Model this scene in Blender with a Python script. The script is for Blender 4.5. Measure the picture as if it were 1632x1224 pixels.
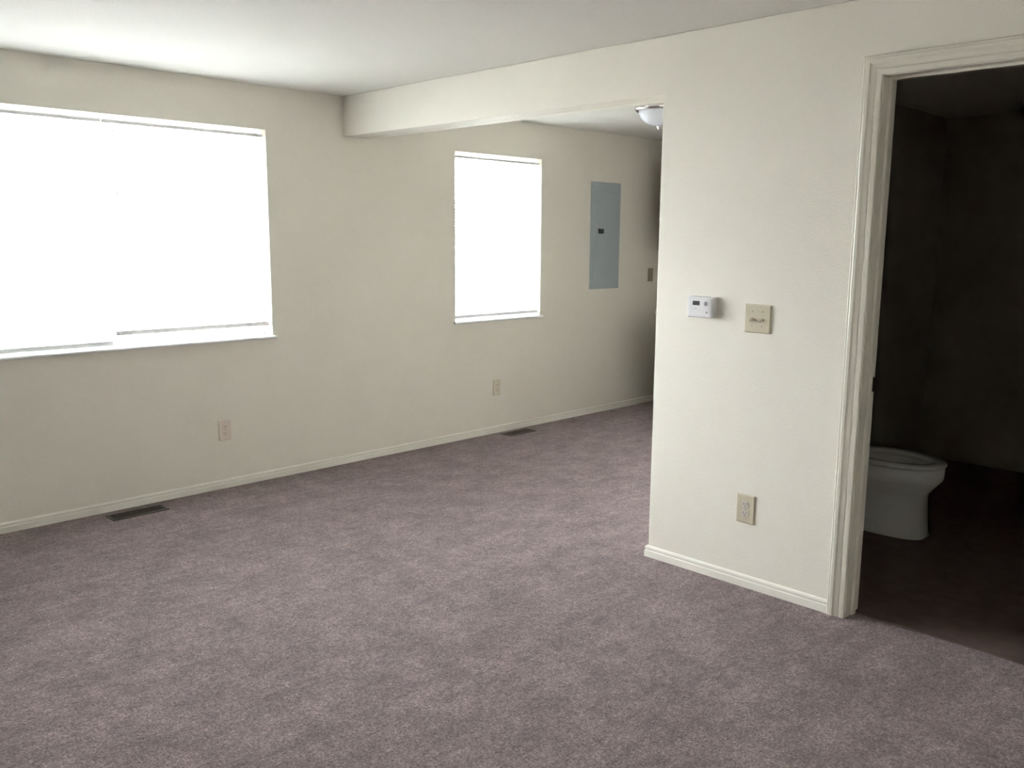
import bpy, bmesh, math, random
from mathutils import Vector, Matrix
for o in list(bpy.data.objects): bpy.data.objects.remove(o, do_unlink=True)
S = bpy.context.scene
COL = S.collection
R = math.radians
random.seed(7)

# ------------------------------------------------------------------ camera
H_CAM, YAW, PITCH, ROLL, FPX = 1.473, 44.863, -9.339, 0.433, 1406.8
cam_d = bpy.data.cameras.new('camera'); cam = bpy.data.objects.new('camera', cam_d); COL.objects.link(cam)
cam_d.sensor_fit = 'HORIZONTAL'; cam_d.sensor_width = 36.0; cam_d.lens = FPX / 1632 * 36.0
cam_d.clip_start = 0.02; cam_d.clip_end = 300
y_, p_, r_ = R(YAW), R(PITCH), R(ROLL)
fw = Vector((math.sin(y_) * math.cos(p_), math.cos(y_) * math.cos(p_), math.sin(p_)))
rt = Vector((math.cos(y_), -math.sin(y_), 0)); up = rt.cross(fw)
r2 = rt * math.cos(r_) + up * math.sin(r_); u2 = -rt * math.sin(r_) + up * math.cos(r_)
cam.matrix_world = Matrix(((r2.x, u2.x, -fw.x, 0), (r2.y, u2.y, -fw.y, 0), (r2.z, u2.z, -fw.z, H_CAM), (0, 0, 0, 1)))
S.camera = cam

# ------------------------------------------------------------------ world, sun, exposure
S.view_settings.view_transform = 'Standard'; S.view_settings.look = 'None'
S.view_settings.gamma = 1.0; S.view_settings.use_curve_mapping = False
S.view_settings.exposure = 1.36
W = bpy.data.worlds.new('sky'); S.world = W; W.use_nodes = True
bg = W.node_tree.nodes['Background']; bg.inputs['Color'].default_value = (0.95, 0.95, 1.0, 1); bg.inputs['Strength'].default_value = 14.0
sun_d = bpy.data.lights.new('sun', 'SUN'); sun_d.energy = 8.0; sun_d.angle = R(1.0); sun_d.color = (1.0, 0.96, 0.90)
sun = bpy.data.objects.new('sun', sun_d); COL.objects.link(sun); sun.location = (0, -6, 12)
# the sun stands over the gable, so it lights the yard outside the windows and hardly enters
sun.rotation_euler = Vector((0.50, 0.06, -0.86)).to_track_quat('-Z', 'Y').to_euler()

# ------------------------------------------------------------------ room numbers (metres, camera above the origin)
CZ = 2.34          # ceiling
D = 4.798          # window wall (faces -y)
P = 3.27           # partition (faces -x)
PT = 0.11          # partition thickness
K = 2.368          # end of the partition
BZ = 2.095         # underside of the header beam
BT = 0.185         # beam thickness
XF = 6.66          # kitchen end wall
XL, YB = -0.95, -0.85  # unseen left and front walls, set close to bounce more window light
WIN1 = (0.87, 2.727, 0.883, 2.091)
WIN2 = (4.195, 5.080, 0.877, 2.077)
DY0, DY1, DZ = 0.645, 1.405, 2.060   # bathroom doorway
BXF, BYB, BYF, BCZ = 6.25, K - PT, 0.10, 2.275   # bathroom: far side, back wall, front wall, ceiling

# ------------------------------------------------------------------ materials
MATS = {}
def new_mat(name):
    m = bpy.data.materials.new(name); m.use_nodes = True
    nt = m.node_tree; return m, nt, nt.nodes['Principled BSDF']
def simple(name, col, rough=0.5, metal=0.0, spec=0.5, mott=0.03, scale=30.0, bump=0.0, bscale=200.0):
    if name in MATS: return MATS[name]
    m, nt, b = new_mat(name)
    tc = nt.nodes.new('ShaderNodeTexCoord')
    n = nt.nodes.new('ShaderNodeTexNoise'); n.inputs['Scale'].default_value = scale; n.inputs['Detail'].default_value = 3
    nt.links.new(tc.outputs['Object'], n.inputs['Vector'])
    cr = nt.nodes.new('ShaderNodeValToRGB')
    cr.color_ramp.elements[0].position = 0.3; cr.color_ramp.elements[1].position = 0.7
    cr.color_ramp.elements[0].color = tuple(c * (1 - mott) for c in col) + (1,)
    cr.color_ramp.elements[1].color = tuple(min(1, c * (1 + mott)) for c in col) + (1,)
    nt.links.new(n.outputs['Fac'], cr.inputs['Fac']); nt.links.new(cr.outputs['Color'], b.inputs['Base Color'])
    b.inputs['Roughness'].default_value = rough; b.inputs['Metallic'].default_value = metal
    b.inputs['Specular IOR Level'].default_value = spec
    if bump:
        n2 = nt.nodes.new('ShaderNodeTexNoise'); n2.inputs['Scale'].default_value = bscale; n2.inputs['Detail'].default_value = 2
        nt.links.new(tc.outputs['Object'], n2.inputs['Vector'])
        bp = nt.nodes.new('ShaderNodeBump'); bp.inputs['Strength'].default_value = bump; bp.inputs['Distance'].default_value = 0.002
        nt.links.new(n2.outputs['Fac'], bp.inputs['Height']); nt.links.new(bp.outputs['Normal'], b.inputs['Normal'])
    MATS[name] = m; return m

wall_m = simple('wall_paint', (0.87, 0.842, 0.755), 0.6, spec=0.25, mott=0.012, scale=2.5, bump=0.35, bscale=140)
ceil_m = simple('ceiling_paint', (0.80, 0.785, 0.735), 0.8, spec=0.15, mott=0.012, scale=2.0, bump=0.35, bscale=110)
trim_m = simple('trim_paint', (0.76, 0.73, 0.64), 0.35, spec=0.4, mott=0.01, scale=6, bump=0.12, bscale=60)
base_m = simple('baseboard_paint', (0.91, 0.89, 0.81), 0.35, spec=0.4, mott=0.01, scale=6, bump=0.12, bscale=60)
sill_m = simple('sill_paint', (0.86, 0.86, 0.84), 0.4, mott=0.01, bump=0.2, bscale=60)
vinyl_m = simple('white_vinyl', (0.85, 0.86, 0.86), 0.35, mott=0.01)
ivory_m = simple('ivory_plastic', (0.62, 0.565, 0.43), 0.4, mott=0.02, scale=20)
pale_m = simple('pale_receptacle_plastic', (0.66, 0.62, 0.55), 0.35, mott=0.01)
cream_m = simple('cream_plastic', (0.73, 0.68, 0.55), 0.4, mott=0.02)
tan_m = simple('almond_plastic', (0.76, 0.67, 0.59), 0.4, mott=0.02)
slot_m = simple('slot_shade', (0.03, 0.027, 0.025), 0.6, mott=0.0)  # near-black colour painted for the shade inside slots and the duct
screw_m = simple('painted_screw', (0.50, 0.45, 0.34), 0.4, mott=0.02)
white_pl = simple('white_plastic', (0.83, 0.83, 0.84), 0.35, mott=0.01)
grey_pl = simple('grey_plastic', (0.33, 0.34, 0.36), 0.4, mott=0.02)
lcd_m = simple('lcd_glass', (0.09, 0.10, 0.10), 0.2, mott=0.02)
panel_m = simple('grey_enamel', (0.43, 0.495, 0.53), 0.45, mott=0.02, scale=8)
latch_m = simple('dark_latch', (0.045, 0.05, 0.055), 0.4)
vent_m = simple('brown_register_enamel', (0.085, 0.065, 0.06), 0.45, mott=0.05)
brass_m = simple('aged_brass', (0.06, 0.045, 0.03), 0.45, metal=0.6, mott=0.1)
nickel_m = simple('brushed_nickel', (0.72, 0.70, 0.70), 0.22, metal=1.0, mott=0.02)
glass_m = simple('frosted_dome_glass', (0.80, 0.83, 0.90), 0.25, mott=0.04, scale=9)
porc_m = simple('porcelain', (0.80, 0.80, 0.77), 0.12, mott=0.01)
seat_m = simple('toilet_seat_plastic', (0.78, 0.78, 0.75), 0.25, mott=0.01)
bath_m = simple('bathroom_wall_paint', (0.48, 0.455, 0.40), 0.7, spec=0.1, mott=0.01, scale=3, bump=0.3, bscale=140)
bathc_m = simple('bathroom_ceiling_paint', (0.75, 0.73, 0.66), 0.8, spec=0.1, mott=0.01, scale=3)
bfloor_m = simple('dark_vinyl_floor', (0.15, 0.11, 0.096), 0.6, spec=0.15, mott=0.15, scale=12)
wood_m = simple('dark_cabinet_wood', (0.12, 0.07, 0.045), 0.45, mott=0.2, scale=14)
top_m = simple('laminate_worktop', (0.35, 0.31, 0.26), 0.35, mott=0.1, scale=60)
ground_m = simple('concrete_yard', (0.62, 0.61, 0.58), 0.9, mott=0.08, scale=0.8)
roof_m = simple('roof_felt', (0.25, 0.25, 0.25), 0.9)
metal_m = simple('galvanised_metal', (0.5, 0.5, 0.5), 0.4, metal=0.8)

# carpet
def carpet():
    m, nt, b = new_mat('mauve_carpet'); N = nt.nodes.new; L = nt.links.new
    tc = N('ShaderNodeTexCoord')
    def noise(scale, det, rough=0.5, sc=(1, 1, 1)):
        mp = N('ShaderNodeMapping'); mp.inputs['Scale'].default_value = sc; L(tc.outputs['Object'], mp.inputs['Vector'])
        n = N('ShaderNodeTexNoise'); n.inputs['Scale'].default_value = scale; n.inputs['Detail'].default_value = det
        n.inputs['Roughness'].default_value = rough; L(mp.outputs['Vector'], n.inputs['Vector']); return n.outputs['Fac']
    def ramp(fac, p0, p1, c0, c1):
        r = N('ShaderNodeValToRGB'); r.color_ramp.elements[0].position = p0; r.color_ramp.elements[1].position = p1
        r.color_ramp.elements[0].color = c0 + (1,); r.color_ramp.elements[1].color = c1 + (1,); L(fac, r.inputs['Fac']); return r.outputs['Color']
    def mix(kind, fac, a, c):
        x = N('ShaderNodeMix'); x.data_type = 'RGBA'; x.blend_type = kind; x.inputs['Factor'].default_value = fac
        L(a, x.inputs[6]); L(c, x.inputs[7]); return x.outputs[2]
    tuft = ramp(noise(130, 5, 0.8), 0.36, 0.64, (0.055, 0.038, 0.040), (0.57, 0.455, 0.448))
    fibre = ramp(noise(420, 2, 0.6), 0.3, 0.7, (0.72, 0.71, 0.72), (1.28, 1.27, 1.26))
    blot = ramp(noise(5.5, 6, 0.72), 0.33, 0.67, (0.68, 0.675, 0.68), (1.30, 1.30, 1.32))
    fib2 = ramp(noise(60, 4, 0.75), 0.34, 0.66, (0.62, 0.60, 0.60), (1.34, 1.35, 1.35))
    tracks = ramp(noise(9, 4, 0.65, (0.35, 2.2, 1)), 0.35, 0.65, (0.88, 0.88, 0.88), (1.08, 1.08, 1.08))
    clump = ramp(noise(24, 5, 0.75), 0.36, 0.64, (0.74, 0.73, 0.73), (1.20, 1.20, 1.20))
    c = mix('MULTIPLY', 1.0, tuft, fibre); c = mix('MULTIPLY', 1.0, c, clump); c = mix('MULTIPLY', 1.0, c, blot); c = mix('MULTIPLY', 1.0, c, fib2); c = mix('MULTIPLY', 1.0, c, tracks)
    L(c, b.inputs['Base Color'])
    b.inputs['Roughness'].default_value = 0.95; b.inputs['Specular IOR Level'].default_value = 0.1
    b.inputs['Sheen Weight'].default_value = 0.45; b.inputs['Sheen Tint'].default_value = (1.0, 0.88, 0.87, 1); b.inputs['Sheen Roughness'].default_value = 0.45
    ad = N('ShaderNodeMath'); ad.operation = 'ADD'; L(noise(170, 4, 0.7), ad.inputs[0])
    ml = N('ShaderNodeMath'); ml.operation = 'MULTIPLY'; ml.inputs[1].default_value = 1.5; L(noise(30, 3, 0.6), ml.inputs[0]); L(ml.outputs[0], ad.inputs[1])
    bp = N('ShaderNodeBump'); bp.inputs['Strength'].default_value = 0.9; bp.inputs['Distance'].default_value = 0.014
    L(ad.outputs[0], bp.inputs['Height']); L(bp.outputs['Normal'], b.inputs['Normal'])
    return m
carpet_m = carpet()

# blind slats: thin white vinyl that lets daylight glow through
def slat_mat():
    m, nt, b = new_mat('translucent_slat_vinyl')
    b.inputs['Base Color'].default_value = (0.92, 0.93, 0.93, 1); b.inputs['Roughness'].default_value = 0.4
    t = nt.nodes.new('ShaderNodeBsdfTranslucent'); t.inputs['Color'].default_value = (0.90, 0.93, 0.95, 1)
    mx = nt.nodes.new('ShaderNodeMixShader'); mx.inputs[0].default_value = 0.40
    nt.links.new(b.outputs[0], mx.inputs[1]); nt.links.new(t.outputs[0], mx.inputs[2])
    nt.links.new(mx.outputs[0], nt.nodes['Material Output'].inputs['Surface']); return m
slat_m = slat_mat()
def pane_mat():
    m, nt, b = new_mat('window_glass')
    t = nt.nodes.new('ShaderNodeBsdfTransparent'); t.inputs['Color'].default_value = (0.95, 0.97, 0.96, 1)
    g = nt.nodes.new('ShaderNodeBsdfGlossy'); g.inputs['Roughness'].default_value = 0.02
    fr = nt.nodes.new('ShaderNodeFresnel'); fr.inputs['IOR'].default_value = 1.2
    mx = nt.nodes.new('ShaderNodeMixShader'); nt.links.new(fr.outputs[0], mx.inputs[0])
    nt.links.new(t.outputs[0], mx.inputs[1]); nt.links.new(g.outputs[0], mx.inputs[2])
    nt.links.new(mx.outputs[0], nt.nodes['Material Output'].inputs['Surface']); return m
pane_m = pane_mat()

# ------------------------------------------------------------------ helpers
def mk(name, bm, mat, parent=None, smooth=False, bevel=0.0):
    me = bpy.data.meshes.new(name); bmesh.ops.recalc_face_normals(bm, faces=bm.faces); bm.to_mesh(me); bm.free()
    o = bpy.data.objects.new(name, me); COL.objects.link(o); me.materials.append(mat)
    if smooth:
        for p in me.polygons: p.use_smooth = True
    if parent: o.parent = parent
    if bevel:
        md = o.modifiers.new('bevel', 'BEVEL'); md.width = bevel; md.segments = 3; md.limit_method = 'ANGLE'; md.angle_limit = R(40)
        md.harden_normals = False
    return o
def box(bm, x0, x1, y0, y1, z0, z1, M=None):
    vs = [bm.verts.new(Vector(c) if M is None else M @ Vector(c)) for c in
          [(x0, y0, z0), (x1, y0, z0), (x1, y1, z0), (x0, y1, z0), (x0, y0, z1), (x1, y0, z1), (x1, y1, z1), (x0, y1, z1)]]
    for f in [(0, 3, 2, 1), (4, 5, 6, 7), (0, 1, 5, 4), (1, 2, 6, 5), (2, 3, 7, 6), (3, 0, 4, 7)]: bm.faces.new([vs[i] for i in f])
    return bm
def B(*a, M=None): return box(bmesh.new(), *a, M=M)
def loft(bm, rings, cap0=True, cap1=True):
    vr = [[bm.verts.new(Vector(p)) for p in r] for r in rings]
    n = len(vr[0])
    for a, b in zip(vr, vr[1:]):
        for i in range(n): bm.faces.new([a[i], a[(i + 1) % n], b[(i + 1) % n], b[i]])
    if cap0: bm.faces.new(vr[0][::-1])
    if cap1: bm.faces.new(vr[-1])
    return bm
def lathe(prof, n=48, c=(0, 0, 0), cap0=False, cap1=False):
    bm = bmesh.new()
    rings = [[(c[0] + r * math.cos(2 * math.pi * i / n), c[1] + r * math.sin(2 * math.pi * i / n), c[2] + z) for i in range(n)] for r, z in prof]
    return loft(bm, rings, cap0, cap1)
def cyl_y(bm, x, z, r, y0, y1, n=20):
    return loft(bm, [[(x + r * math.cos(2 * math.pi * i / n), y, z + r * math.sin(2 * math.pi * i / n)) for i in range(n)] for y in (y0, y1)])
def prism_y(bm, pts, y0, y1):
    return loft(bm, [[(x, y, z) for x, z in pts] for y in (y0, y1)])
def tube(bm, p0, p1, r, n=8):
    p0, p1 = Vector(p0), Vector(p1); d = (p1 - p0).normalized()
    a = d.orthogonal().normalized(); b = d.cross(a)
    return loft(bm, [[p + a * r * math.cos(2 * math.pi * i / n) + b * r * math.sin(2 * math.pi * i / n) for i in range(n)] for p in (p0, p1)])
def slab(u, v, w, holes, axis):
    """wall slab with rectangular holes. u: along, v: height, w: thickness ranges."""
    us = sorted({u[0], u[1]} | {h[0] for h in holes} | {h[1] for h in holes}); vs = sorted({v[0], v[1]} | {h[2] for h in holes} | {h[3] for h in holes})
    us = [a for a in us if u[0] <= a <= u[1]]; vs = [a for a in vs if v[0] <= a <= v[1]]
    nu, nv = len(us) - 1, len(vs) - 1
    def solid(i, j):
        if not (0 <= i < nu and 0 <= j < nv): return False
        a, b = (us[i] + us[i + 1]) / 2, (vs[j] + vs[j + 1]) / 2
        return not any(h[0] < a < h[1] and h[2] < b < h[3] for h in holes)
    bm = bmesh.new(); cache = {}
    def V(a, b, c):
        k = (a, b, c)
        if k not in cache:
            cache[k] = bm.verts.new((a, c, b) if axis == 'x' else ((c, a, b) if axis == 'y' else (a, b, c)))
        return cache[k]
    for i in range(nu):
        for j in range(nv):
            if not solid(i, j): continue
            a0, a1, b0, b1 = us[i], us[i + 1], vs[j], vs[j + 1]
            for c in w: bm.faces.new([V(a0, b0, c), V(a1, b0, c), V(a1, b1, c), V(a0, b1, c)])
            if not solid(i - 1, j): bm.faces.new([V(a0, b0, w[0]), V(a0, b1, w[0]), V(a0, b1, w[1]), V(a0, b0, w[1])])
            if not solid(i + 1, j): bm.faces.new([V(a1, b0, w[0]), V(a1, b1, w[0]), V(a1, b1, w[1]), V(a1, b0, w[1])])
            if not solid(i, j - 1): bm.faces.new([V(a0, b0, w[0]), V(a1, b0, w[0]), V(a1, b0, w[1]), V(a0, b0, w[1])])
            if not solid(i, j + 1): bm.faces.new([V(a0, b1, w[0]), V(a1, b1, w[0]), V(a1, b1, w[1]), V(a0, b1, w[1])])
    return bm
def struct(o): o['kind'] = 'structure'; return o
def thing(name, label, cat, loc=(0, 0, 0), rz=0, group=None, kind=None):
    o = bpy.data.objects.new(name, None); COL.objects.link(o); o.empty_display_size = 0.05
    o.location = loc; o.rotation_euler = (0, 0, rz)
    if label: o['label'] = label
    if cat: o['category'] = cat
    if group: o['group'] = group
    if kind: o['kind'] = kind
    return o

# ------------------------------------------------------------------ room shell
WT = 0.16
struct(mk('floor', B(XL, XF, YB, D, -0.12, 0.0), carpet_m))
# bathroom floor lies a touch above the slab beyond the doorway
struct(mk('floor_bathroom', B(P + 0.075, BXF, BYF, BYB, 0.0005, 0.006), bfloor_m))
struct(mk('ceiling', slab((XL - WT, XF + WT), (YB - WT, D + WT), (CZ, CZ + 0.25), [], 'z'), ceil_m))
struct(mk('wall_back', slab((XL - WT, XF + WT), (-0.12, CZ), (D, D + WT), [WIN1, WIN2], 'x'), wall_m))
struct(mk('wall_left', slab((YB, D), (-0.12, CZ), (XL - WT, XL), [], 'y'), wall_m))
struct(mk('wall_front', slab((XL - WT, XF + WT), (-0.12, CZ), (YB - WT, YB), [], 'x'), wall_m))
struct(mk('wall_far', slab((YB, D), (-0.12, CZ), (XF, XF + WT), [], 'y'), wall_m))
struct(mk('wall_right', slab((YB, D), (0, CZ), (P, P + PT), [(DY0 - 0.02, DY1 + 0.02, 0, DZ + 0.02), (K, D, 0, BZ)], 'y'), wall_m, bevel=0.006))
struct(mk('wall_beam', B(P + PT, P + BT, K, D, BZ, CZ), wall_m))
# bathroom
struct(mk('wall_bathroom_back', B(P + PT, XF, BYB, K, 0, CZ), wall_m))
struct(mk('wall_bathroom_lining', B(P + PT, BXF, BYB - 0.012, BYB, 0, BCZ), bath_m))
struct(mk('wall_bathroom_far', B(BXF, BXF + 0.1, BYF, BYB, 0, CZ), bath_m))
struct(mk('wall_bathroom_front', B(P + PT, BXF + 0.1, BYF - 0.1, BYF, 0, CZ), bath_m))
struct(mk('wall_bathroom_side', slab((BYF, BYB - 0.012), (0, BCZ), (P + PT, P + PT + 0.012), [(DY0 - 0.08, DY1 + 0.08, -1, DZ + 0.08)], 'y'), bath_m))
struct(mk('ceiling_bathroom', B(P + PT, BXF, BYF, BYB, BCZ, CZ), bathc_m))
# outside
struct(mk('ground', B(-40, 40, -60, 60, -0.45, -0.30), ground_m))

# baseboards: flat face with a stepped bead on top
BPROF = [(0, 0), (0.012, 0), (0.012, 0.030), (0.009, 0.034), (0.009, 0.038), (0.011, 0.041), (0.010, 0.048), (0.005, 0.053), (0, 0.054)]
def baseboard(name, p0, p1, nrm, ext0=0, ext1=0):
    p0, p1, nrm = Vector(p0 + (0,)), Vector(p1 + (0,)), Vector(nrm + (0,)); d = (p1 - p0).normalized(); bm = bmesh.new()
    loft(bm, [[p + nrm * u + Vector((0, 0, z)) + d * (e * u) for u, z in BPROF] for p, e in ((p0, -ext0), (p1, ext1))])
    return struct(mk(name, bm, base_m))
baseboard('baseboard_back', (XL, D), (XF, D), (0, -1))
CO = 0.070   # casing width
baseboard('baseboard_right', (P, DY1 + CO), (P, K), (-1, 0), 0, 1)
baseboard('baseboard_end', (P, K), (P + 1.2, K), (0, 1), 1, 0)
baseboard('baseboard_right_front', (P, YB), (P, DY0 - CO), (-1, 0))
baseboard('baseboard_far', (XF, 4.40), (XF, D), (-1, 0))
baseboard('baseboard_left', (XL, YB), (XL, D), (1, 0))
baseboard('baseboard_front', (XL, YB), (P, YB), (0, 1))

# ------------------------------------------------------------------ bathroom doorway: casing, jamb, stop, strike plate
door = thing('door_1', None, None, (P, (DY0 + DY1) / 2, 0), kind='structure')
def sweep_door(prof, y0, y1, z1, xs):
    """profile (out, dx) swept round the opening: out = away from the opening, dx = along x"""
    bm = bmesh.new(); c = (DY0 + DY1) / 2; rings = []
    for (yy, zz, sy, sz) in [(y1, 0.0, 1, 0), (y1, z1, 1, 1), (y0, z1, -1, 1), (y0, 0.0, -1, 0)]:
        rings.append([(xs * dx + (0 if xs < 0 else PT), yy - c + sy * o, zz + sz * o) for o, dx in prof])
    return loft(bm, rings)
CAS = [(0, 0), (0, 0.009), (0.004, 0.011), (0.018, 0.012), (0.022, 0.009), (0.026, 0.0125), (0.040, 0.014), (0.046, 0.0185), (0.056, 0.019), (0.061, 0.017), (0.066, 0.0175), (0.070, 0.013), (0.070, 0)]
mk('casing', sweep_door(CAS, DY0 - 0.005 + 0.005, DY1 + 0.003, DZ + 0.003, -1), trim_m, door)
mk('casing', sweep_door(CAS, DY0, DY1 + 0.003, DZ + 0.003, 1), trim_m, door)
JB = [(0, 0), (0.02, 0), (0.02, PT), (0, PT)]
bm = bmesh.new(); c = (DY0 + DY1) / 2
loft(bm, [[(dx, yy - c + sy * o, zz + sz * o) for o, dx in JB] for (yy, zz, sy, sz) in [(DY1, 0, 1, 0), (DY1, DZ, 1, 1), (DY0, DZ, -1, 1), (DY0, 0, -1, 0)]])
mk('jamb', bm, trim_m, door)
STP = [(0, 0.045), (0, 0.072), (-0.010, 0.072), (-0.010, 0.048)]
bm = bmesh.new()
loft(bm, [[(dx, yy - c + sy * o, zz + sz * o) for o, dx in STP] for (yy, zz, sy, sz) in [(DY1, 0, 1, 0), (DY1, DZ, 1, 1), (DY0, DZ, -1, 1), (DY0, 0, -1, 0)]])
mk('door_stop', bm, trim_m, door, bevel=0.002)
bm = B(0.074, PT + 0.004, DY1 - c - 0.004, DY1 - c + 0.001, 0.900, 0.956)
strike = mk('strike_plate', bm, brass_m, door, bevel=0.002); strike['label'] = 'dark metal strike plate'

# ------------------------------------------------------------------ windows
def window(name, rect, slider):
    x0, x1, z0, z1 = rect; cx = (x0 + x1) / 2
    w = thing(name, None, None, (cx, D, z0), kind='structure'); hw = (x1 - x0) / 2; h = z1 - z0
    bm = bmesh.new(); fr = 0.040
    y0, y1 = 0.095, WT + 0.005
    box(bm, -hw, hw, y0, y1, 0.0, fr); box(bm, -hw, hw, y0, y1, h - fr, h); box(bm, -hw, -hw + fr, y0, y1, fr, h - fr); box(bm, hw - fr, hw, y0, y1, fr, h - fr)
    if slider: box(bm, -0.025, 0.025, y0 + 0.005, y1 - 0.01, fr, h - fr)
    else: box(bm, -hw + fr, hw - fr, y0 + 0.005, y1 - 0.01, h / 2 - 0.022, h / 2 + 0.022)
    mk('window_frame', bm, vinyl_m, w, bevel=0.003)
    mk('pane', B(-hw + fr - .005, hw - fr + .005, 0.128, 0.132, fr - .005, h - fr + .005), pane_m, w)
    # sill board with a slightly wavy painted nose
    bm = bmesh.new(); n = 40; rings = []
    for i in range(n + 1):
        x = -hw - 0.018 + (2 * hw + 0.036) * i / n; j = random.uniform(-0.0012, 0.0012)
        inset = 0.0 if 0 < i < n else 0.0
        rings.append([(x, 0.0, -0.016), (x, -0.018 + j, -0.016 + j), (x, -0.023 + j, -0.010), (x, -0.022 + j, -0.002), (x, -0.016, 0.001), (x, 0.0, 0.001)])
    loft(bm, rings)
    box(bm, -hw + 0.0005, hw - 0.0005, 0.0, 0.096, -0.002, 0.001)
    mk('window_sill', bm, sill_m, w, smooth=False)
    return w
window('window_1', WIN1, True); window('window_2', WIN2, False)

def mini_blind(x0, x1, ztop, zbot, label, group=None, tilt=-19, gap_rail=0.0):
    t = thing('mini_blind', label, 'window blind', ((x0 + x1) / 2, D + 0.035, ztop), group=group)
    hw = (x1 - x0) / 2; H = ztop - zbot
    bm = B(-hw, hw, -0.012, 0.012, -0.018, 0.0); mk('headrail', bm, vinyl_m, t, bevel=0.002)
    # slats: shallow curved blades, the room edge tipped upwards
    bm = bmesh.new(); pitch = 0.0215; z = -0.030
    a = R(tilt)
    while z > -H + 0.032:
        pr = []
        for s in (-1, -0.5, 0, 0.5, 1):
            yy, zz = s * 0.0125, 0.0018 * (1 - s * s)
            pr.append((yy * math.cos(a) + zz * math.sin(a), z - yy * math.sin(a) + zz * math.cos(a)))
        va = [bm.verts.new((-hw + 0.004, y, zz)) for y, zz in pr]; vb = [bm.verts.new((hw - 0.004, y, zz)) for y, zz in pr]
        for i in range(4): bm.faces.new([va[i], va[i + 1], vb[i + 1], vb[i]])
        z -= pitch
    mk('slats', bm, slat_m, t, smooth=True)
    mk('bottom_rail', B(-hw + 0.003, hw - 0.003, -0.012, 0.012, -H, -H + 0.024), vinyl_m, t, bevel=0.003)
    for xx in (-hw + 0.13, hw - 0.13):
        bm = bmesh.new()
        for yy in (-0.0125, 0.0125): tube(bm, (xx, yy, -0.026), (xx, yy, -H + 0.012), 0.0007, 5)
        mk('ladder_cord', bm, vinyl_m, t)
    bm = bmesh.new(); tube(bm, (-hw + 0.05, -0.020, -0.02), (-hw + 0.052, -0.021, -min(0.62, H * .55)), 0.003, 6)
    mk('tilt_wand', bm, vinyl_m, t)
    return t
GAP = 0.006
xm = 1.805
mini_blind(WIN1[0] + GAP, xm - 0.003, WIN1[3] - 0.024, WIN1[2] + 0.012, 'long white mini blind of the large window, left one, lowered down to the sill', 'mini blinds')
mini_blind(xm + 0.003, WIN1[1] - GAP, WIN1[3] - 0.024, WIN1[2] + 0.062, 'white mini blind of the large window, right one, stopping just above the sill', 'mini blinds')
mini_blind(WIN2[0] + GAP, WIN2[1] - GAP, WIN2[3] - 0.024, WIN2[2] + 0.020, 'white mini blind in the smaller window past the beam', 'mini blinds')

# ------------------------------------------------------------------ wall plates
FACE_BACK, FACE_RIGHT = 0.0, R(-90)
def rrect(w, h, r, n=5):
    pts = []
    for cx, cz, a0 in ((w - r, h - r, 0), (-w + r, h - r, 90), (-w + r, -h + r, 180), (w - r, -h + r, 270)):
        for i in range(n + 1):
            a = R(a0 + 90 * i / n); pts.append((cx + r * math.cos(a), cz + r * math.sin(a)))
    return pts
def plate_mesh(w, h, dpt=0.0065):
    bm = bmesh.new(); rings = []
    for s, y in ((0, 0.0), (0, -0.0025), (0.0015, -0.0045), (0.005, -dpt)):
        rings.append([(x, y, z) for x, z in rrect(w / 2 - s, h / 2 - s, 0.004)])
    return loft(bm, rings)
def screw(parent, x, z, mat=None, y=-0.0065):
    bm = bmesh.new(); cyl_y(bm, x, z, 0.0032, y + 0.0005, y - 0.0010, 12); s = mk('screw', bm, mat or screw_m, parent)
    mk('screw_slot', B(x - 0.0026, x + 0.0026, y - 0.0014, y - 0.0008, z - 0.0005, z + 0.0005), slot_m, s)
def outlet(loc, rz, label, w=0.074, h=0.118, pm=ivory_m, rm=pale_m, group='duplex wall outlets'):
    t = thing('wall_outlet', label, 'electrical outlet', loc, rz, group)
    mk('cover_plate', plate_mesh(w, h), pm, t)
    for zc in (0.0195, -0.0195):
        bm = bmesh.new(); pts = []
        for i in range(32):
            a = 2 * math.pi * i / 32; x, z = 0.0172 * math.cos(a), 0.0172 * math.sin(a); z = max(-0.0140, min(0.0140, z)); pts.append((x, zc + z))
        prism_y(bm, pts, -0.005, -0.0085); rc = mk('receptacle', bm, rm, t, bevel=0.0008)
        bm = bmesh.new()
        box(bm, -0.0078, -0.0055, -0.0089, -0.0080, zc - 0.001, zc + 0.0075); box(bm, 0.0055, 0.0075, -0.0089, -0.0080, zc - 0.0003, zc + 0.0068)
        cyl_y(bm, 0, zc - 0.0072, 0.0024, -0.0080, -0.0089, 12)
        mk('slots', bm, slot_m, rc)
    screw(t, 0, 0); return t
outlet((2.390, D, 0.349), FACE_BACK, 'almond duplex outlet low on window wall under the large window', 0.080, 0.120, tan_m, tan_m)
outlet((4.611, D, 0.353), FACE_BACK, 'beige duplex outlet low on window wall below the smaller window', 0.080, 0.122, cream_m, cream_m)
outlet((P, 1.866, 0.345), FACE_RIGHT, 'ivory duplex outlet low on the partition beside the doorway', 0.086, 0.126)

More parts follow.
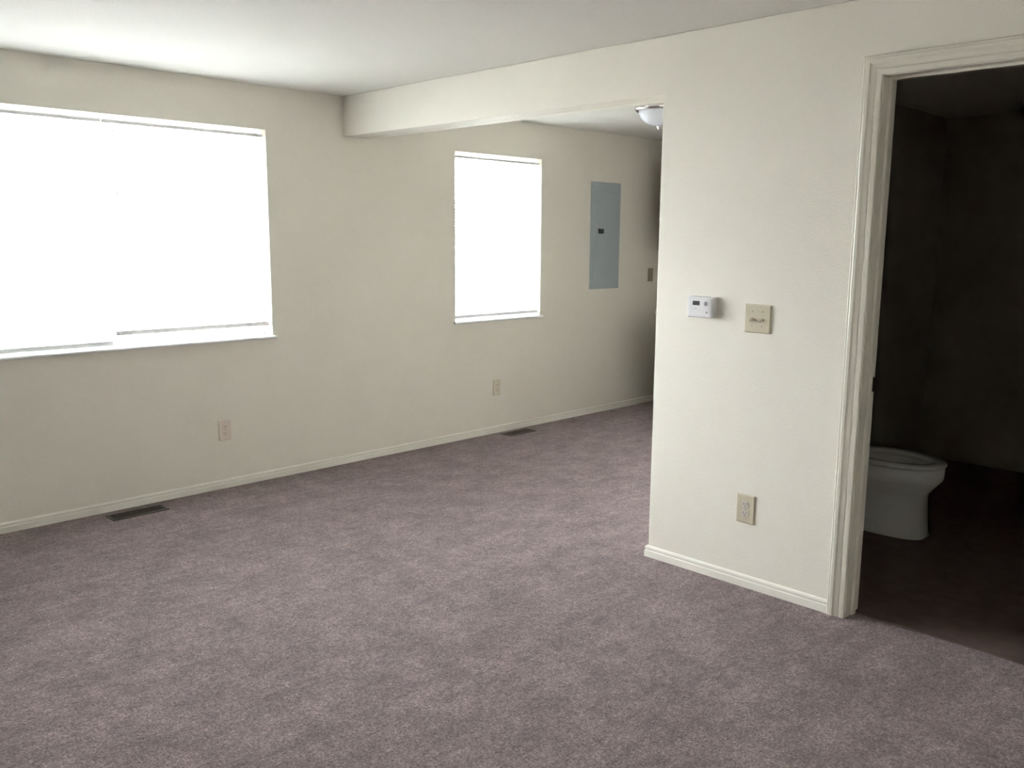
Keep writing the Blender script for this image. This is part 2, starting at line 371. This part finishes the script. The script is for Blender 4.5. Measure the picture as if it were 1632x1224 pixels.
def toggle(parent, x, up_):
    bm = bmesh.new(); prism_y(bm, [(x - 0.0052, -0.0125), (x + 0.0052, -0.0125), (x + 0.0052, 0.0125), (x - 0.0052, 0.0125)], -0.0060, -0.0072)
    f = mk('toggle_frame', bm, slot_m if False else ivory_m, parent)
    mk('toggle_slot', B(x - 0.0042, x + 0.0042, -0.0078, -0.0070, -0.011, 0.011), slot_m, f)
    s = 1 if up_ else -1
    M = Matrix.Translation((x, -0.0060, 0)) @ Matrix.Rotation(R(-s * 28), 4, 'X')
    mk('toggle_lever', B(-0.0038, 0.0038, -0.021, 0.0, -0.0045, 0.0045, M=M), ivory_m, parent, bevel=0.001)
sw = thing('light_switch', 'double ivory toggle switch plate on the partition right of the thermostat', 'light switch', (P, 1.855, 1.1565), FACE_RIGHT)
mk('cover_plate', plate_mesh(0.120, 0.118, 0.008), ivory_m, sw)
for x in (-0.023, 0.023):
    toggle(sw, x, False)
    for z in (0.030, -0.030): screw(sw, x, z, y=-0.008)
fs = thing('light_switch', 'small dark beige switch plate on window wall past the breaker panel', 'light switch', (6.520, D, 1.163), FACE_BACK)
dark_iv = simple('aged_beige_plastic', (0.30, 0.27, 0.20), 0.45, mott=0.04)
mk('cover_plate', plate_mesh(0.074, 0.118), dark_iv, fs); toggle(fs, 0, True)
for z in (0.030, -0.030): screw(fs, 0, z)

# ------------------------------------------------------------------ thermostat
th = thing('thermostat', 'white digital thermostat on the partition near its corner', 'thermostat', (P, 2.119, 1.190), FACE_RIGHT)
bm = bmesh.new()
loft(bm, [[(x, y, z) for x, z in rrect(0.066 - s, 0.045 - s * .8, 0.008)] for s, y in ((0, 0), (0, -0.020), (0.002, -0.026), (0.007, -0.030))])
body = mk('body', bm, white_pl, th)
mk('face_panel', B(-0.052, 0.054, -0.0315, -0.0290, -0.037, 0.036), white_pl, th, bevel=0.001)
mk('display', B(-0.034, 0.000, -0.0330, -0.0310, 0.008, 0.026), lcd_m, th)
bm = bmesh.new(); cyl_y(bm, 0.031, 0.016, 0.0100, -0.030, -0.0345, 28); dl = mk('mode_dial', bm, simple('light_grey_dial', (0.50, 0.51, 0.53), 0.4), th, bevel=0.001)
mk('dial_grip', B(0.0295, 0.0325, -0.0385, -0.0340, 0.008, 0.024), grey_pl, dl, bevel=0.0006)
bm = bmesh.new()
tri = lambda s, zc: prism_y(bm, [(-0.024, zc - s * 0.003), (-0.014, zc - s * 0.003), (-0.019, zc + s * 0.004)], -0.0310, -0.0330)
tri(1, -0.006); mk('temperature_button', bm, simple('pale_grey_plastic', (0.62, 0.62, 0.64), 0.4), th)
mk('front_cover', B(-0.050, 0.052, -0.0325, -0.0310, -0.036, -0.0155), white_pl, th, bevel=0.0006)
bm = bmesh.new(); cyl_y(bm, 0.038, -0.021, 0.0042, -0.0320, -0.0345, 16); mk('slide_switch', bm, grey_pl, th)
bm = bmesh.new()
for k in range(7): box(bm, -0.045 + k * 0.014, -0.038 + k * 0.014, -0.024, -0.012, 0.0445, 0.0456)
mk('vent_slots', bm, grey_pl, th)

# ------------------------------------------------------------------ breaker panel
bpn = thing('breaker_panel', 'tall grey metal breaker panel on window wall right of smaller window', 'breaker panel', (5.8615, D, 1.502), FACE_BACK)
mk('cover', B(-0.1915, 0.1915, -0.010, 0.0, -0.440, 0.440), panel_m, bpn, bevel=0.003)
mk('door', B(-0.150, 0.150, -0.0165, -0.0095, -0.365, 0.365), panel_m, bpn, bevel=0.002)
la = mk('latch', B(-0.102, -0.035, -0.0205, -0.0160, 0.020, 0.058), latch_m, bpn, bevel=0.001)
la['label'] = 'dark rectangular latch'
mk('latch_slide', B(-0.085, -0.055, -0.0235, -0.0200, 0.031, 0.047), latch_m, la, bevel=0.001)
for x in (-0.172, 0.172):
    for z in (-0.41, 0.41):
        bm = bmesh.new(); cyl_y(bm, x, z, 0.006, -0.0098, -0.0125, 14); mk('screw', bm, metal_m, bpn)

# ------------------------------------------------------------------ floor registers
def register(cx, cy, label, w=0.300, d=0.110):
    t = thing('floor_register', label, 'floor vent', (cx, cy, 0.0), 0, 'brown floor registers')
    bm = slab((-w / 2, w / 2), (-d / 2, d / 2), (0.001, 0.007), [(-w / 2 + 0.016, w / 2 - 0.016, -d / 2 + 0.016, d / 2 - 0.016)], 'z')
    mk('frame', bm, vent_m, t, bevel=0.002)
    bm = bmesh.new(); n = 26
    for i in range(n):
        x = -w / 2 + 0.020 + (w - 0.040) * i / (n - 1)
        M = Matrix.Translation((x, 0, 0.004)) @ Matrix.Rotation(R(35), 4, 'Y')
        box(bm, -0.0005, 0.0005, -d / 2 + 0.016, d / 2 - 0.016, -0.003, 0.003, M=M)
    for y in (-0.015, 0.015): box(bm, -w / 2 + 0.016, w / 2 - 0.016, y - 0.001, y + 0.001, 0.002, 0.0065)
    mk('louvers', bm, vent_m, t)
    mk('duct_shade', B(-w / 2 + 0.016, w / 2 - 0.016, -d / 2 + 0.016, d / 2 - 0.016, 0.0004, 0.0012), slot_m, t)  # solid dark sheet, painted in for the shade down the duct
    mk('damper_lever', B(-w / 2 + 0.030, -w / 2 + 0.036, -0.010, 0.010, 0.006, 0.011), vent_m, t)
register(1.804, 4.659, 'dark brown floor register in the carpet beneath the large window')
register(4.727, 4.673, 'dark brown floor register in the carpet past the beam', 0.285, 0.115)

# ------------------------------------------------------------------ ceiling light
LX, LY = 4.895, 3.575
cl = thing('ceiling_light', 'flush frosted glass dome ceiling light with nickel rim', 'ceiling light', (LX, LY, CZ))
mk('rim', lathe([(0.08, 0.0), (0.150, 0.0), (0.157, -0.005), (0.160, -0.016), (0.158, -0.028), (0.150, -0.036), (0.138, -0.038), (0.132, -0.030), (0.130, -0.012)], 64), nickel_m, cl, smooth=True)
prof = [(0.132, -0.026)] + [(0.132 * math.cos(a), -0.032 - 0.098 * math.sin(a)) for a in [R(90 * i / 14) for i in range(14)]] + [(0.004, -0.130)]
mk('glass_dome', lathe(prof, 64, cap1=True), glass_m, cl, smooth=True)
mk('finial', lathe([(0.004, -0.126), (0.013, -0.129), (0.013, -0.134), (0.007, -0.139), (0.008, -0.146), (0.002, -0.154)], 24, cap0=True, cap1=True), nickel_m, cl, smooth=True)

# ------------------------------------------------------------------ kitchen cabinets at the far end (their edge shows past the partition)
bc = thing('base_cabinet', 'dark wood base cabinet end just visible past the partition corner', 'cabinet', (6.36, 3.56, 0))
mk('body', B(-0.29, 0.295, -0.78, 0.832, 0.09, 0.85), wood_m, bc)
mk('toe_kick', B(-0.23, 0.295, -0.78, 0.832, 0.0, 0.09), wood_m, bc)
for k in range(3):
    y0 = -0.77 + k * 0.536
    d = mk('door', B(-0.309, -0.290, y0, y0 + 0.51, 0.11, 0.68), wood_m, bc, bevel=0.003)
    mk('knob', lathe([(0.004, 0), (0.012, 0.012), (0.010, 0.020)], 12, (-0.32, y0 + 0.06, 0.58), True, True), nickel_m, d)
    d = mk('drawer', B(-0.309, -0.290, y0, y0 + 0.51, 0.70, 0.84), wood_m, bc, bevel=0.003)
wt = mk('worktop', B(6.04, XF, 2.78, 4.386, 0.85, 0.888), top_m, bevel=0.003); wt['label'] = 'laminate worktop on the dark base cabinet'; wt['category'] = 'worktop'
uc = thing('wall_cabinet', 'dark wood wall cabinet edge seen high past the partition corner', 'cabinet', (XF, 3.67, 1.38))
mk('body', B(-0.30, -0.002, -0.90, 0.938, 0, 0.76), wood_m, uc)
for k in range(3):
    y0 = -0.89 + k * 0.609
    mk('door', B(-0.319, -0.300, y0, y0 + 0.58, 0.01, 0.75), wood_m, uc, bevel=0.003)

# ------------------------------------------------------------------ toilet
TX = 4.485
to = thing('toilet', 'white toilet standing in the dark bathroom beyond the doorway', 'toilet', (TX, BYB - 0.012, 0))
def egg(hw, yb, yf, z, n=48, sq=0.0, cx=0.0):
    """egg outline: widest 45% from the back; front is -y"""
    yc = yb - 0.45 * (yb - yf); pts = []
    for i in range(n):
        a = 2 * math.pi * i / n; c_, s_ = math.cos(a), math.sin(a)
        e = 2.0 / (2.0 + sq); x = hw * math.copysign(abs(c_) ** e, c_)
        ly = (yb - yc) if s_ > 0 else (yc - yf)
        pts.append((cx + x, yc + ly * math.copysign(abs(s_) ** e, s_), z))
    return pts
rings = [egg(0.122, -0.14, -0.700, 0.0, sq=1.6), egg(0.124, -0.14, -0.702, 0.010, sq=1.6), egg(0.118, -0.15, -0.696, 0.022, sq=1.5), egg(0.112, -0.16, -0.690, 0.09, sq=1.4),
         egg(0.110, -0.16, -0.686, 0.16, sq=1.3), egg(0.112, -0.16, -0.684, 0.205, sq=1.1), egg(0.122, -0.18, -0.690, 0.225, sq=0.7), egg(0.150, -0.19, -0.718, 0.262, sq=0.3),
         egg(0.172, -0.21, -0.744, 0.292, sq=0.1), egg(0.181, -0.22, -0.755, 0.308), egg(0.183, -0.22, -0.757, 0.325), egg(0.183, -0.22, -0.758, 0.362), egg(0.177, -0.222, -0.752, 0.372),
         egg(0.135, -0.31, -0.705, 0.372), egg(0.128, -0.315, -0.698, 0.355), egg(0.118, -0.33, -0.680, 0.29), egg(0.085, -0.38, -0.62, 0.21), egg(0.045, -0.43, -0.56, 0.17)]
bm = bmesh.new(); loft(bm, rings); box(bm, -0.100, 0.100, -0.30, -0.02, 0.0, 0.200); box(bm, -0.118, 0.118, -0.30, -0.02, 0.20, 0.372)
mk('bowl', bm, porc_m, to, smooth=True)
bm = bmesh.new()
loft(bm, [egg(0.184, -0.24, -0.762, 0.375), egg(0.188, -0.238, -0.766, 0.383), egg(0.184, -0.24, -0.762, 0.392), egg(0.120, -0.33, -0.700, 0.392), egg(0.114, -0.335, -0.694, 0.383), egg(0.118, -0.33, -0.698, 0.375), egg(0.184, -0.24, -0.762, 0.375)], False, False)
mk('seat', bm, seat_m, to, smooth=True)
bm = bmesh.new(); M = Matrix.Translation((0, -0.245, 0.393)) @ Matrix.Rotation(R(-82), 4, 'X')
loft(bm, [[M @ Vector((x, y + 0.24, z)) for x, y, z in egg(w_, -0.24, yf, zz)] for w_, yf, zz in ((0.178, -0.700, 0.0), (0.184, -0.706, 0.006), (0.180, -0.702, 0.016), (0.14, -0.66, 0.020))])
lid = mk('lid', bm, seat_m, to, smooth=True)
bm = bmesh.new()
tube(bm, (-0.10, -0.232, 0.393), (0.10, -0.232, 0.393), 0.012, 14)
mk('hinge', bm, seat_m, to)
bm = bmesh.new()
loft(bm, [[(x, -0.115 + y_ , z) for x, y_ in rrect(w_, d_, 0.03)] for w_, d_, z in ((0.20, 0.080, 0.372), (0.215, 0.088, 0.42), (0.228, 0.095, 0.73))])
mk('tank', bm, porc_m, to)
bm = bmesh.new()
loft(bm, [[(x, -0.115 + y_, z) for x, y_ in rrect(w_, d_, 0.03)] for w_, d_, z in ((0.235, 0.102, 0.730), (0.238, 0.105, 0.742), (0.236, 0.103, 0.760), (0.225, 0.095, 0.766))])
mk('tank_lid', bm, porc_m, to)
bm = bmesh.new(); cyl_y(bm, -0.17, 0.67, 0.012, -0.20, -0.225, 14); box(bm, -0.178, -0.095, -0.232, -0.222, 0.660, 0.676)
mk('flush_lever', bm, nickel_m, to, bevel=0.002)
